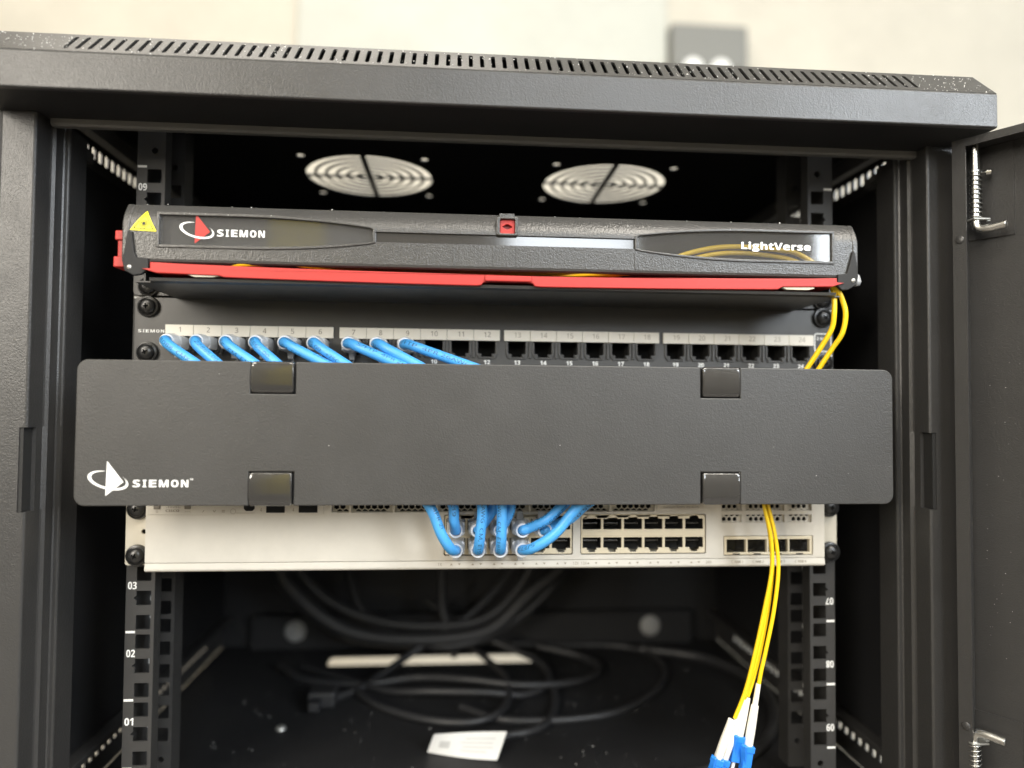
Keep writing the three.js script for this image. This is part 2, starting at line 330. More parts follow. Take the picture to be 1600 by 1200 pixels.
  const door = part('door', [box(0, W, -23.6, -22.4, yb, yt), box(0, 1.2, -22.4, 0, yb, yt), box(1.2, 7.7, -1.2, 0, yb, yt), box(W - 1.2, W, -22.4, 0, yb, yt), box(1.2, W - 1.2, -22.4, -1.2, yt - 1.2, yt), box(7.7, W - 1.2, -1.2, 0, yt - 5, yt), box(1.2, W - 1.2, -22.4, 0, yb, yb + 1.2)], M.powder, cab);
  part('hinge_bracket', box(1.3, 27, -22.3, -21.4, 350, 408.5), M.powder, door); part('hinge_bracket', box(1.3, 27, -22.3, -21.4, yb + 2, 50), M.powder, door);
  for (const y of [347, 46]) { const p = D(4, 0.2); part('rivet', lathe([[0, 0.9], [2, 0.8], [2.6, 0]], 16).rotateX(Math.PI / 2).rotateY(Math.atan2(n.x, n.y)).translate(p[0], y, p[1]), M.powder, door); }
  const hinge = (x, z, up) => {
    const h = up ? 353.5 : 43, e = up ? 1 : -1, end = D(33.5, -4);
    part('hinge_pin', [tube([[x, h + e * 55, z], [x, h + e * 40, z], [x, h + e * 20, z], [x, h + e * 6, z], [x, h + e * 4, z], [x + 0.5, h + e * 1.6, z + 0.6], [x + 1.9, h + e * 0.2, z + 2.4], [x + 4, h - e * 0.1, z + 5.6], [x + 6.6, h + e * 0.3, z + 9], [x + 9.6, h + e * 0.9, z + 13]], 2.65, 80, 18, 0.5),
      new THREE.SphereGeometry(2.62, 14, 10).scale(1, 1, 0.35).rotateY(0.6).translate(x + 9.6, h + e * 0.9, z + 13)], M.steel, door);
    const c = []; for (let i = 0; i <= 150; i++) { const a = i / 150; c.push([x + 3.7 * Math.cos(a * 2 * Math.PI * 10), h + e * (7 + 29 * a), z + 3.7 * Math.sin(a * 2 * Math.PI * 10)]); }
    part('spring', tube(c, 0.42, 420, 6), M.steel, door);
    part('pin_screw', [cyl(1.1, 1.1, 8, 10).rotateZ(Math.PI / 2).translate(x + 4.5, h + e * 36.6, z + 1), cyl(2.1, 2.1, 2.6, 14).rotateZ(Math.PI / 2).rotateY(-0.5).translate(x + 7.6, h + e * 36.6, z + 1.6), cyl(3.7, 3.7, 1.2, 18).translate(x, h + e * 36.8, z)], M.steel, door);
    part('pin_guide', [bx(x - 4, x + 7, h + e * 6.4 - 0.6, h + e * 6.4 + 0.6, z - 6, z + 4, 0.3), bx(x + 6, x + 10, h + e * 6.4 - 0.4, h + e * 6.4 + 0.4, z - 4, z)], M.zinc, door);
  };
  hinge(297.3, 72, true); hinge(291.8, 72, false);
}

// ---------------------------------------------------------------- rack screws (one shape, cut cross recess)
const screwGeo = (() => {
  const ev = new Evaluator(); ev.attributes = ['position', 'normal']; ev.useGroups = false;
  const head = lathe([[0, -2], [7, -2], [7.1, 0.2], [6.7, 1.3], [5.9, 1.5], [5.5, 1.0], [5.2, 1.1], [5.1, 2.4], [4.2, 3.6], [2.6, 4.3], [0, 4.6]], 28).rotateX(Math.PI / 2);
  let b = new Brush(head.toNonIndexed()); b.updateMatrixWorld();
  for (const a of [0, Math.PI / 2]) {
    const c = new Brush(new THREE.CylinderGeometry(0.5, 3.1, 3.2, 4).rotateY(Math.PI / 4).rotateX(-Math.PI / 2).scale(1, 0.26, 1).rotateZ(a + 0.3).translate(0, 0, 3.3)); c.updateMatrixWorld();
    b = ev.evaluate(b, c, SUBTRACTION); b.updateMatrixWorld();
  }
  const g = b.geometry.clone(); g.deleteAttribute('uv');
  return ready(toCreasedNormals(g.index ? g.toNonIndexed() : g, 0.6));
})();
const screw = (parent, x, y, z) => put('screw', screwGeo, M.screw, parent, [x, y, z], [0, 0, rnd() * 1.5]);

// the maker's emblem: slanted triangle and a swoosh ring round it, size in units of the whole emblem (59 wide)
function emblem(cx, cy, k, z) {
  const tri = flatShape([[-1.3, 30.5], [24.2, -2.3], [-2.6, -24.3]].map(([x, y]) => [cx + x * k, cy + y * k]), z);
  const O = [], I = [], c = Math.cos(-0.24), s = Math.sin(-0.24);
  const N = 44;
  for (let i = 0; i <= N; i++) {
    const t = (104 + 306 * i / N) * Math.PI / 180, f = i / N, w = 0.35 + 6.2 * Math.sin(Math.PI * Math.min(1, f * 1.04)) ** 0.6 * (0.8 + 0.2 * Math.cos(t) ** 2);
    const a = 31.5, b = 13.8, px = a * Math.cos(t), py = b * Math.sin(t), qx = (a - w) * Math.cos(t), qy = (b - w * 0.62) * Math.sin(t);
    O.push([px * c - py * s, px * s + py * c]); I.push([qx * c - qy * s, qx * s + qy * c]);
  }
  const ring = flatShape([...O, ...I.reverse()].map(([x, y]) => [cx + (x + 0.8) * k, cy + y * k]), z + 0.06);
  return [tri, ring];
}

// ---------------------------------------------------------------- fibre enclosure with the red tray
const encl = thing('fibre_enclosure', 'dark grey fibre enclosure with two clear windows and a red tray, above the patch panel', 'fibre enclosure', [0, 311, 0]);
{
  part('chassis', [bx(-215, 213, 310.4, 311.6, -210, 63, 0.3), exX([[63, 310.4], [65.5, 311.2], [66, 313], [65.2, 313], [64.6, 311.8], [63, 311.6]], -206, 209), bx(-216, -214.8, 311.6, 355, -210, 50), bx(213, 214.2, 311.6, 355, -210, 50), bx(-214.8, 213, 354, 355, -210, 49.8), bx(-214.8, 213, 311.6, 354, -212, -210)], M.panel, encl);
  for (const s of [-1, 1]) part('mounting_ear', [exZ(poly(rrect(s < 0 ? -243 : 217, s < 0 ? -217 : 243, 312, 355, 3)), 0, 2, 0.3), bx(s < 0 ? -218.5 : 217, s < 0 ? -217 : 218.5, 312, 355, -60, 0)], M.panel, encl);
  screw(encl, -232.6, 318, 2.6); screw(encl, 233.5, 318, 2.6); screw(encl, -232.6, 349, 2.6); screw(encl, 233.5, 349, 2.6);
  // bullet shaped window outline from its square end (x1) to its narrow tip (x0)
  const bullet = (x0, x1, o) => {
    const e = Math.sign(x0 - x1), top = 350 + o, bot = 332.2 - o, L = Math.abs(x0 - x1), out = [];
    const P = (f, y) => [x1 + e * (f * L), y];
    const q = (f0, y0, fc, yc, f1, y1) => { for (let i = 0; i <= 10; i++) { const t = i / 10; out.push(P((1 - t) ** 2 * f0 + 2 * t * (1 - t) * fc + t * t * f1, (1 - t) ** 2 * y0 + 2 * t * (1 - t) * yc + t * t * y1)); } };
    out.push(P(-o / L, bot), P(-o / L, top)); q(0.42, top, 0.72, top - 0.3, 0.985, 345.4 + o * 0.6); out.push(P(1 + o / L, 344.4 + o * 0.4), P(1 + o / L, 337.2 - o * 0.4)); q(0.985, 336.6 - o * 0.6, 0.72, bot + 0.3, 0.42, bot);
    return out;
  };
  const wl = bullet(-78, -201, 0), wr = bullet(82, 206, 0);
  const plate = poly(rect(-217.5, 219.5, 324, 357.3));
  const back = (y) => (y > 343.5 ? -6.8 * ((y - 343.5) / 13.8) ** 1.7 : 0);
  const bend = (g) => { let t = new TessellateModifier(2.6, 9).modify(g.index ? g.toNonIndexed() : g); const p = t.attributes.position; for (let i = 0; i < p.count; i++) p.setZ(i, p.getZ(i) + back(p.getY(i))); return toCreasedNormals(t, 0.7); }; plate.holes.push(hole(bullet(-78, -201, 0)), hole(bullet(82, 206, 0)), hole(rect(-77.2, 81.2, 337.2, 343.4)), hole(rect(-4.2, 8.2, 344.2, 353)));
  const capProf = [[50, 321.6], [63.5, 321.6], [65.6, 322.6], [66, 325], ...[343.5, 346, 348, 350, 352, 354, 356, 357.3].map((y) => [66 + back(y), y]), [50, 357.3]];
  const door = part('door', [bend(exZ(plate, 63.2, 66, 0)), bx(-217.5, 219.5, 355.9, 357.1, 44, 57.6), exX([[62.4, 323.95], [66, 323.95], [65.6, 322.6], [64.2, 321.8], [50, 321.6], [50, 323], [62, 323.2]], -214, 216), exX(capProf, -222, -217.5, 0.9), exX(capProf, 219.5, 223.6, 0.9),
    bx(-31, -29.4, 324.5, 336.5, 66, 66.35, 0.15), bx(-7, -5.6, 324.5, 336.5, 66, 66.35, 0.15), bx(7, 8.2, 324.5, 336.5, 66, 66.35, 0.15), bx(80.4, 82.4, 324.5, 334, 66, 66.4, 0.15)], M.plastic, encl);
  part('groove_strip', bx(-77.6, 81.6, 337, 343.6, 62.6, 64.4), M.gloss, encl);
  const rimShape = (x0, x1) => { const s = poly(bullet(x0, x1, 1.5)); s.holes.push(hole(bullet(x0, x1, -0.2))); return exZ(s, 60.4, 66.9, 0.35); };
  for (const [a, b, outline] of [[-78, -201, wl], [82, 206, wr]]) {
    const w = part('window', exZ(poly(outline), 64.4, 65.4), M.pane, encl); part('window_rim', rimShape(a, b), M.plastic, w);
  }
  // backing behind the left window: a smooth dark plate holding the emblem
  part('window_backing', bx(-203, -76, 330.5, 351, 59, 60.3), M.rail, encl);
  const [tri, ring] = emblem(-180.3, 341.4, 0.322, 65.5);
  part('emblem_triangle', tri, M.red, encl); part('emblem_ring', ring, M.print, encl);
  part('lettering', spaced('SIEMON', -168.5, -141.3, 340.2, 65.5, 4.1), M.print, encl);
  part('lettering', [letters('LightVerse', 170.3, 340.6, 65.5, 6.0, 44.6), letters('LightVerse', 170.5, 340.6, 65.53, 6.0, 44.6), letters('LightVerse', 170.4, 340.75, 65.56, 6.0, 44.6)], M.print, encl);
  // key latch
  const lf = poly(rrect(-4.6, 8.6, 342.9, 354.4, 1.4)); lf.holes.push(hole(rrect(-2.5, 6.7, 344.3, 353, 0.8)));
  const latch = part('key_latch', [exZ(lf, 60, 67.6, 0.5), bx(-2.6, 6.8, 354, 357.8, 52, 62, 0.3)], M.plastic, encl);
  const rk = poly(rrect(-2.4, 6.6, 344.4, 352.9, 0.9)); rk.holes.push(hole(Array.from({ length: 16 }, (_, i) => { const t = i / 8 * Math.PI; return [2.1 + (Math.abs(Math.cos(t)) > 0.8 ? 3.0 : 1.9) * Math.cos(t), 348.7 + 1.6 * Math.sin(t) * (Math.abs(Math.cos(t)) > 0.8 ? 0.5 : 1)]; })));
  part('key_button', [exZ(rk, 63.2, 65.4, 0.25)], M.red, latch); part('key_hole', bx(-2, 6.2, 344.8, 352.5, 61, 63.1), M.redDark, latch);
  // laser warning label
  const T = [[-209.1, 353.1], [-217.8, 340.2], [-201.9, 339.6]], rt = (k) => { const c = [-209.6, 344.3]; return T.map(([x, y]) => [c[0] + (x - c[0]) * k, c[1] + (y - c[1]) * k]); };
  const wlab = part('warning_label', bend(exZ(poly(rt(0.94)), 66.2, 66.5, 0)), M.yellowSign, encl);
  const o1 = poly(rt(0.72)); o1.holes.push(hole(rt(0.64)));
  const rays = []; for (let i = 0; i < 18; i++) { const a = i / 9 * Math.PI; rays.push(new THREE.PlaneGeometry(i % 2 ? 1.0 : 1.6, 0.24).translate(1.9, 0, 0).rotateZ(a).translate(-209.5, 344.4, 66.8)); }
  part('warning_symbol', [new THREE.ShapeGeometry(o1).translate(0, 0, 66.8), new THREE.CircleGeometry(0.95, 16).translate(-209.5, 344.4, 66.8), ...rays].map(bend), M.inkBlack, wlab);
  // hinge arms, side clips
  part('hinge_arm', exZ(poly([[-218.4, 339.2], [-217.2, 340], [-215.8, 339.4], [-214.2, 327], [-212.8, 324.4], [-206.4, 324], [-206.2, 318], [-210, 314.6], [-214.2, 313.8], [-219.4, 316.6], [-220.8, 322], [-219.4, 330]]), 64.6, 67.6, 0.5), M.black, encl);
  part('hinge_arm', exZ(poly([[220.4, 339], [219, 338.6], [216.8, 330], [215.2, 325], [209.4, 324.2], [209, 317], [212, 314.4], [216, 314.6], [221.4, 318], [222.6, 323], [221.8, 331]]), 64.6, 67.6, 0.5), M.black, encl);
  for (const x of [-216.8, 219.4]) part('hinge_rivet', lathe([[0, 0.8], [0.9, 0.7], [1.4, 0]], 12).rotateX(Math.PI / 2).translate(x, x < 0 ? 318.6 : 320.6, 67.6), M.zinc, encl);
  part('side_clip', [bx(-228.2, -222.4, 335.6, 341.4, 48, 61, 0.8), bx(-227, -223, 325, 336, 50, 60, 0.8), bx(-228.8, -222.6, 319.6, 326, 48, 61, 0.8)], M.red, encl);
  part('side_lever', [bx(223.9, 226.6, 326, 344.5, 50, 60, 0.8), lathe([[0, 0], [2.4, 0.6], [3.2, 3], [2.2, 7], [0, 8.4]], 14).translate(226.6, 318.6, 58)], M.bootGrey, encl);
  // red tray front with finger notch, sagging a little in the middle
  const sag = (g) => { const p = g.attributes.position; for (let i = 0; i < p.count; i++) { const x = p.getX(i); p.setY(i, p.getY(i) - 2.6 * (1 - ((x - 2) / 206) ** 2)); } g.computeVertexNormals(); return g; };
  const xs = (y, a, b, n) => Array.from({ length: n + 1 }, (_, i) => [a + (b - a) * i / n, y]);
  const tr = poly([[-209.5, 317.6], [-201, 315.4], [-166, 315.4], [-163, 314.6], ...xs(314.6, -150, -16, 12), [-13.4, 315.0], [-12.2, 316.6], [-8, 317.2], [2, 317.2], [13.6, 317.2], [17.6, 316.6], [18.8, 315.0], ...xs(314.6, 22, 160, 12), [170, 314.6], [173, 316.2], [205, 316.2], [213, 318.6], [208.4, 319], [208, 321.6], ...xs(321.4, 190, -190, 30), [-204.8, 321.6], [-204.8, 318]]);
  const tray = part('tray_front', [sag(exZ(tr, 64.8, 68.6, 0.45)), sag(bx(-11.5, 16.8, 317.2, 320.8, 68.4, 70.2, 0.7)), sag(bx(-203, 206, 316, 317.2, 40, 65))], M.red, encl);
  part('tray_pad', exZ(poly([[-185, 315.3], [-166, 315.3], [-166, 314.6], [-170, 313.8], [-180, 313.7]].map(([x, y]) => [x, y])), 64.5, 67.6), M.grip, encl);
  part('tray_pad', exZ(poly([[172, 316.1], [193, 316.1], [194, 314.9], [190, 314], [176, 314]]), 64.5, 67.6), M.grip, encl);
}
// wide, evenly spaced capitals between two x
function spaced(text, x0, x1, y, z, h) {
  const n = text.length, narrow = (c) => (c === 'I' ? 0.5 : c === 'M' ? 1.3 : 1), tot = [...text].reduce((a, c) => a + narrow(c), 0) + 0.38 * (n - 1), k = (x1 - x0) / tot;
  let x = x0; const out = [];
  for (const c of text) { const w = narrow(c) * k; out.push(letters(c, x + w / 2, y, z, h, w), letters(c, x + w / 2 + h * 0.03, y, z + 0.02, h, w)); x += w + 0.38 * k; }
  return out;
}

// ---------------------------------------------------------------- patch panel
const panel = thing('patch_bay', 'black 24-port patch panel with white numbered label strips, under the fibre enclosure', 'patch panel', [0, 267, 0]);
const portX = [], portY = 279.4;
const GROUPS = [[-221, -110.8], [-107, 2.1], [4.8, 114.1], [116.8, 226.6]];
for (const [a, b] of GROUPS) for (let i = 0; i < 6; i++) portX.push(a + (b - a) * (i + 0.5) / 6);
{
  const sh = poly(rrect(-241.3, 241.3, 267.2, 310.6, 2));
  const port = (x) => [[x - 6, 285], [x - 6, 277], [x - 5.4, 276.4], [x - 3.6, 276.4], [x - 3.6, 274.2], [x + 3.6, 274.2], [x + 3.6, 276.4], [x + 5.4, 276.4], [x + 6, 277], [x + 6, 285]];
  for (const x of portX) sh.holes.push(hole(port(x)));
  part('face_plate', [exZ(sh, 0, 2.2, 0), bx(-220, 226, 286.6, 308, -14, -1), bx(-224, 228, 267.4, 310, -40, -38)], M.panel, panel);
  const rim = poly([[-7.6, 5.7], [-7.6, -3.2], [-5.8, -6.6], [5.8, -6.6], [7.6, -3.2], [7.6, 5.7], [6.3, 5.7], [6.3, -2.5], [5.6, -3.4], [4.2, -3.4], [4.2, -5.7], [-4.2, -5.7], [-4.2, -3.4], [-5.6, -3.4], [-6.3, -2.5], [-6.3, 5.7]]);
  const frame = ready([exZ(rim, 2.2, 3.2, 0.25), cylZ(-4.9, -4.4, 3, 3.7, 0.9), cylZ(4.9, -4.4, 3, 3.7, 0.9)]);
  const cup = ready([bx(-6.4, 6.4, -6, 6, -14, -13), bx(-7, -6.2, -6, 6, -13, -0.2), bx(6.2, 7, -6, 6, -13, -0.2), bx(-6.4, 6.4, 5.8, 6.5, -13, -0.2), bx(-6.4, 6.4, -6.6, -5.8, -13, -0.2)]);
  const rib = ready(bx(-1, 1, -6, 5.6, 2.2, 3.6, 0.4));
  portX.forEach((x, i) => {
    const p = put('port', frame, M.panel, panel, [x, portY, 0]); put('cavity', cup, M.void, p, [x, portY, 0]);
    if (i % 6 < 5) put('rib', rib, M.panel, panel, [x + (portX[i + 1] - x) / 2, portY, 0]);
    part('number', letters(String(i + 1), x + 0.3, 270.4, 2.3, 3.0), M.print, panel);
  });
  GROUPS.forEach(([a, b], gi) => {
    const w = (b - a) / 6, tile = ready(bx(-w / 2 + 0.12, w / 2 - 0.12, -3.75, 3.75, 0, 1.9, 0.25));
    for (let i = 0; i < 6; i++) {
      const t = put('label_tile', tile, M.labelTile, panel, [a + w * (i + 0.5), 288.9, 2.2]);
      const k = gi * 6 + i + 1; baseOf.set(t, [a + w * (i + 0.5), 288.9, 2.2]);
      part('number', letters(String(k), a + w * (i + 0.5) + 0.4, 289.4, 4.14, 3.4, undefined, fontR), gi < 2 ? M.ink : M.inkPale, t);
    }
  });
  part('lettering', spaced('SIEMON', -239, -222.2, 288.3, 2.3, 2.0), M.print, panel);
  const lg = poly(rrect(227.8, 240.6, 281, 294.4, 1.8)); lg.holes.push(hole(rrect(228.6, 239.8, 281.8, 293.6, 1.2)));
  part('emblem', [exZ(lg, 2.2, 2.3), letters('Z-MAX', 234.2, 290.6, 2.3, 2.2, 9), exZ(poly(rrect(228, 241, 278, 279.2, 0.4)), 2.2, 2.3), new THREE.CircleGeometry(1.1, 14).translate(234.2, 276.4, 2.3)], M.print, panel);
  for (const [x, y] of [[-232.4, 304.4], [-232.4, 274], [233.6, 305.4], [233.6, 273]]) screw(panel, x, y, 3.4);
}

// ---------------------------------------------------------------- cable manager: black cover with four clips
const duct = thing('cable_manager', 'wide matt black cable manager cover with white emblem, across the middle of the rack', 'cable manager', [0, 182, 0]);
{
  const X0 = -241.4, X1 = 241.2, Y0 = 181.9, Y1 = 264.6, r = 6;
  const clips = [[-145.6, -120.2], [119.6, 144.2]];
  const pts = [];
  const arc = (cx, cy, a) => { for (let i = 0; i <= 6; i++) { const t = (a + 15 * i) * Math.PI / 180; pts.push([cx + r * Math.cos(t), cy + r * Math.sin(t)]); } };
  arc(X1 - r, Y0 + r, -90); arc(X1 - r, Y1 - r, 0);
  for (const [a, b] of [clips[1], clips[0]]) pts.push([b, Y1], [b, Y1 - 18.6], [a, Y1 - 18.6], [a, Y1]);
  arc(X0 + r, Y1 - r, 90); arc(X0 + r, Y0 + r, 180);
  for (const [a, b] of clips) pts.push([a, Y0], [a, Y0 + 19.4], [b, Y0 + 19.4], [b, Y0]);
  const cover = part('cover', exZ(poly(pts), 70, 72.6, 0.6), M.cover, duct);
  const [tri, ring] = emblem(-223.1, 196.3, 0.36, 72.7); part('emblem', [tri, ring], M.print, cover);
  part('lettering', [...spaced('SIEMON', -209.4, -179.0, 194.6, 72.7, 4.1), letters('TM', -177.2, 197.0, 72.72, 0.9)], M.print, cover);
  for (const [a, b] of clips) for (const top of [1, 0]) {
    const y0 = top ? Y1 - 18.1 : Y0 - 0.2, y1 = top ? Y1 + 0.2 : Y0 + 19.1, l = a < 0 ? a + 0.15 : a + 1.0, rr = a < 0 ? b - 1.0 : b - 0.15, mid = (l + rr) / 2;
    const dome = (g) => { const t = new TessellateModifier(2, 9).modify(flat(g)), q = t.attributes.position, yc = (y0 + y1) / 2, h = (y1 - y0) / 2; for (let i = 0; i < q.count; i++) if (q.getZ(i) > 71) q.setZ(i, q.getZ(i) + 1.1 - 1.4 * Math.abs((q.getY(i) - yc) / h) ** 2.6); return toCreasedNormals(t, 0.6); };
    part('clip', [dome(exZ(poly(rrect(l, rr, y0, y1, 1.9, 4)), 69.4, 72.9, 0.8)), dome(bx(mid - 0.14, mid + 0.14, y0 + 0.9, y1 - 0.9, 72.6, 73.02))], M.gloss, duct);
    part('clip_gap_shade', bx(a - 3, b + 3, top ? Y1 - 22 : Y0 + 0.3, top ? Y1 - 0.3 : Y0 + 22, 68, 69.3), M.black, duct);  // added black plate, paints shade into the gaps round the clip
    part('clip_arm', [bx(l + 3, rr - 3, top ? y1 - 3 : y0 + 1, top ? y1 - 1 : y0 + 3, 4, 67.9, 0.5)], M.black, duct);
  }
  part('base_plate', bx(-241, 241, 179, 266, 0, 2.2, 0.4), M.rail, duct);
}

// ---------------------------------------------------------------- network switch
const sw = thing('network_switch', 'off-white 24-port network switch in the rack below the cable manager', 'network switch', [0, 133.4, 0]);
const colX = (b, k) => (b ? 63.2 : -27.0) + 13.93 * k, rowY = [162.3, 150.0];
{
  const B = 22.9;
  part('chassis', [bx(-220, 220.5, 134.4, 177, -240, 2.5), bx(-220, 220.5, 134.4, 135.4, 2.5, 16), bx(-220, 220.5, 176, 177, 2.5, 16), bx(-220, -219, 135.4, 176, 2.5, 16), bx(219.5, 220.5, 135.4, 176, 2.5, 16)], M.bezelMetal, sw);
  const f = poly([...rrect(-222.4, 223.4, 139.4, 177.6, 0.6, 2)]);
  f.holes.push(hole(rrect(-34.6, 50.4, 142.3, 169, 1, 2)), hole(rrect(55.4, 140.8, 142.3, 169, 1, 2)), hole(rect(-107, 48.8, 170.6, 176.8)), hole(rect(51, 105.6, 170.6, 176.8)), hole(rrect(152.8, 215.4, 140.9, 154.2, 0.6, 2)), hole(rect(151.6, 214.6, 170.9, 176.8)), hole(rect(151.6, 214.6, 163.1, 168.3)));
  const bez = part('bezel', [exZ(f, 16, B, 0), exX([[16, 133.6], [22.6, 133.6], [23.9, 134.6], [24, 135.6], [23.2, 138.8], [22.4, 139.1], [16, 139.1]], -222.4, 223.4, 0.5), bx(-222, 223, 138.9, 139.6, 16, 21.9)], M.bezel, sw);
  part('console_plate', bx(-220.8, -112, 169.6, 177.4, 22.5, 23.5, 0.3), M.bezel, sw);
  for (const [a, b] of [[-148, -136.4], [-127.6, -115.8]]) part('usb_port', [bx(a, b, 170.7, 177, 23.45, 23.75, 0.1)], M.void, sw);
  part('mini_usb_port', exZ(poly([[-162, 176.5], [-162, 173.4], [-160.6, 171.9], [-156.6, 171.9], [-155.2, 173.4], [-155.2, 176.5]]), 23.4, 23.75), M.void, sw);
  for (const x of [-215.4, -196.6]) part('button', bx(x - 1.9, x + 1.9, 173.2, 177.2, 23.4, 24.4, 0.4), M.button, sw);
  const bars = []; [[-9, .8], [-7.2, 1.4], [-5.4, 2.2], [-3.6, 1.4], [-1.8, .8], [0, 1.4], [1.8, 2.2], [3.6, 1.4], [5.4, .8]].forEach(([x, h]) => bars.push(bx(-204.6 + x * 0.55, -204.3 + x * 0.55, 173.8, 173.8 + h, 23.5, 23.56)));
  part('lettering', [...bars, letters('CISCO', -206, 172.2, 23.56, 1.5, 8.4)], M.ink, sw);
  part('symbols', [new THREE.RingGeometry(0.45, 0.7, 14).translate(-215.4, 171.6, 23.56), letters('>><', -196.6, 171.6, 23.56, 1.1, 3.6, fontR), letters('/', -187, 171.8, 23.56, 1.4, 1.4), letters('v', -180.2, 171.8, 23.56, 1.3, 2), letters('=', -174.6, 171.8, 23.56, 1.4, 2), new THREE.RingGeometry(1.5, 1.75, 18).translate(-168.6, 171.7, 23.56), bx(-166.8, -155, 170.5, 170.72, 23.5, 23.56), letters('4', -151.2, 172.6, 23.56, 2.4, 1), letters('4', -131, 172.6, 23.56, 2.4, 1)], M.inkPale, sw);
  // jack blocks: metal shield plates with stepped openings, dark sockets behind
  const socket = (x, y, up) => { const e = up ? 1 : -1, P = (dx, dy) => [x + dx, y + e * dy]; return [P(-6.15, -3.5), P(6.15, -3.5), P(6.15, 3.5), P(3.2, 3.5), P(3.2, 4.9), P(2.2, 4.9), P(2.2, 6.2), P(-2.2, 6.2), P(-2.2, 4.9), P(-3.2, 4.9), P(-3.2, 3.5), P(-6.15, 3.5)]; };
  const cup = ready([bx(-6.6, 6.6, -6.6, 6.6, -12, -11.4), bx(-6.8, -6.2, -4, 4, -11.4, -0.1), bx(6.2, 6.8, -4, 4, -11.4, -0.1), bx(-6.2, 6.2, -4.1, -3.6, -11.4, -0.1)]);
  const glintBar = ready([bx(-5.2, 5.2, -1.1, 0.2, -9, -4, 0.4)]);  // small bar added in each socket to imitate a highlight
  for (const b of [0, 1]) {
    const x0 = b ? 56 : -34, x1 = b ? 140.2 : 49.8, sh = poly(rrect(x0, x1, 142.9, 168.4, 0.8, 2));
    for (let k = 0; k < 6; k++) { sh.holes.push(hole(socket(colX(b, k), rowY[0], true)), hole(socket(colX(b, k), rowY[1], false))); }
    part('jack_block', [exZ(sh, 20.6, 22.2, 0.15), bx(x0 + 0.6, x1 - 0.6, 154.6, 157.6, 22, 22.7, 0.25)], M.shield, sw);
    for (let k = 0; k < 6; k++) for (const r of [0, 1]) { const p = put('port', cup, M.black, sw, [colX(b, k), rowY[r], 20.5], r ? [0, 0, Math.PI] : null); const t = mesh(glintBar, M.gloss, 'glint_bar', p); }
  }
  // honeycomb vents
  const hexRow = (x0, x1, y0, y1, cy, pitch, rad, z, ribs, mat) => {
    const sh = poly(rect(x0, x1, y0, y1)); const rows = [cy, cy + pitch * 0.87, cy - pitch * 0.87];
    rows.forEach((y, ri) => { for (let x = x0 + pitch * (ri ? 1.05 : 0.55) + 0.4; x < x1 - rad - 0.2; x += pitch) {
      if (ribs.some(([p, q]) => x > p - rad && x < q + rad)) continue;
      let h = Array.from({ length: 6 }, (_, i) => [x + rad * Math.sin(i / 3 * Math.PI), Math.max(y0 + 0.15, Math.min(y1 - 0.15, y + rad * Math.cos(i / 3 * Math.PI)))]);
      if (Math.max(...h.map((p) => p[1])) - Math.min(...h.map((p) => p[1])) < 0.5) continue;
      sh.holes.push(hole(h)); } });
    return [exZ(sh, z - 1.2, z, 0), ...ribs.map(([p, q]) => bx(p, q, y0, y1, z, B - 0.6))];
  };
  part('vent_backing', bx(-108, 107, 169.6, 175.9, 14, 15.9), M.void, sw); part('vent_backing', bx(150.8, 216, 162.4, 175.9, 14, 15.9), M.void, sw);
  part('vent_grille', hexRow(-107, 48.8, 170.6, 176.8, 174.0, 4.05, 1.95, 19.5, [[-96, -94.6], [-68, -66.6], [-40, -38.6], [-12, -10.6], [21, 22.4]], M.bezel), M.bezelMetal, sw);
  part('vent_grille', hexRow(51, 105.6, 170.6, 176.8, 174.0, 4.05, 1.95, 19.5, [[75, 76.6]], M.bezel), M.bezelMetal, sw);
  part('vent_grille', [...hexRow(151.6, 214.6, 170.9, 176.8, 173.6, 3.75, 1.62, 20.5, [[165.6, 168.6], [195.6, 198]], M.bezel), ...hexRow(151.6, 214.6, 163.1, 168.3, 165, 3.75, 1.62, 20.5, [[165.6, 168.6], [195.6, 198]], M.bezel)], M.bezel, sw);
  const nm = part('name_plate', bx(106.8, 139.6, 171.4, 177, 22.6, 23.6, 0.3), M.bezel, sw);
  part('lettering', letters('Catalyst 9200L 24-4x1G', 123.4, 173.5, 23.66, 1.7, 24, fontR), M.ink, nm);
  // transceiver cages
  const cg = poly(rect(153.4, 214.8, 141.4, 153.7)); const cageX = [[155.2, 168.4], [169.8, 183], [184.4, 197.6], [199, 213]];
  for (const [a, b] of cageX) cg.holes.push(hole(rect(a, b, 142.9, 151.6)));
  part('cage_frame', exZ(cg, 19.5, 22.6, 0.2), M.shield, sw);
  const inside = ready([bx(-7, 7, -5, 5, -16, -15.4), bx(-7, -6.6, -4.6, 4.6, -15.4, 0), bx(6.6, 7, -4.6, 4.6, -15.4, 0), bx(-6.6, 6.6, 4.3, 4.7, -15.4, 0), bx(-6.6, 6.6, -4.7, -4.3, -15.4, 0), bx(-4.4, -2.4, -3.8, -3.2, -6, -0.4), bx(2.6, 3.3, 2.2, 2.9, -6, -1)]);
  for (const [a, b] of cageX) { put('transceiver_cage', inside, M.gloss, sw, [(a + b) / 2, 147.2, 19.4]); part('release_slot', bx((a + b) / 2 - 2.6, (a + b) / 2 + 2.4, 141.5, 142.3, 22.5, 22.75, 0.1), M.black, sw); }
  // printing under the ports
  const tri = (x, e) => flatShape([[x - 0.9, 137 - e * 0.6], [x + 0.9, 137 - e * 0.6], [x, 137 + e * 0.7]], 24.0);
  const marks = []; for (const b of [0, 1]) for (let k = 0; k < 6; k++) marks.push(tri(colX(b, k) - 2.6, 1), tri(colX(b, k) + 2.6, -1));
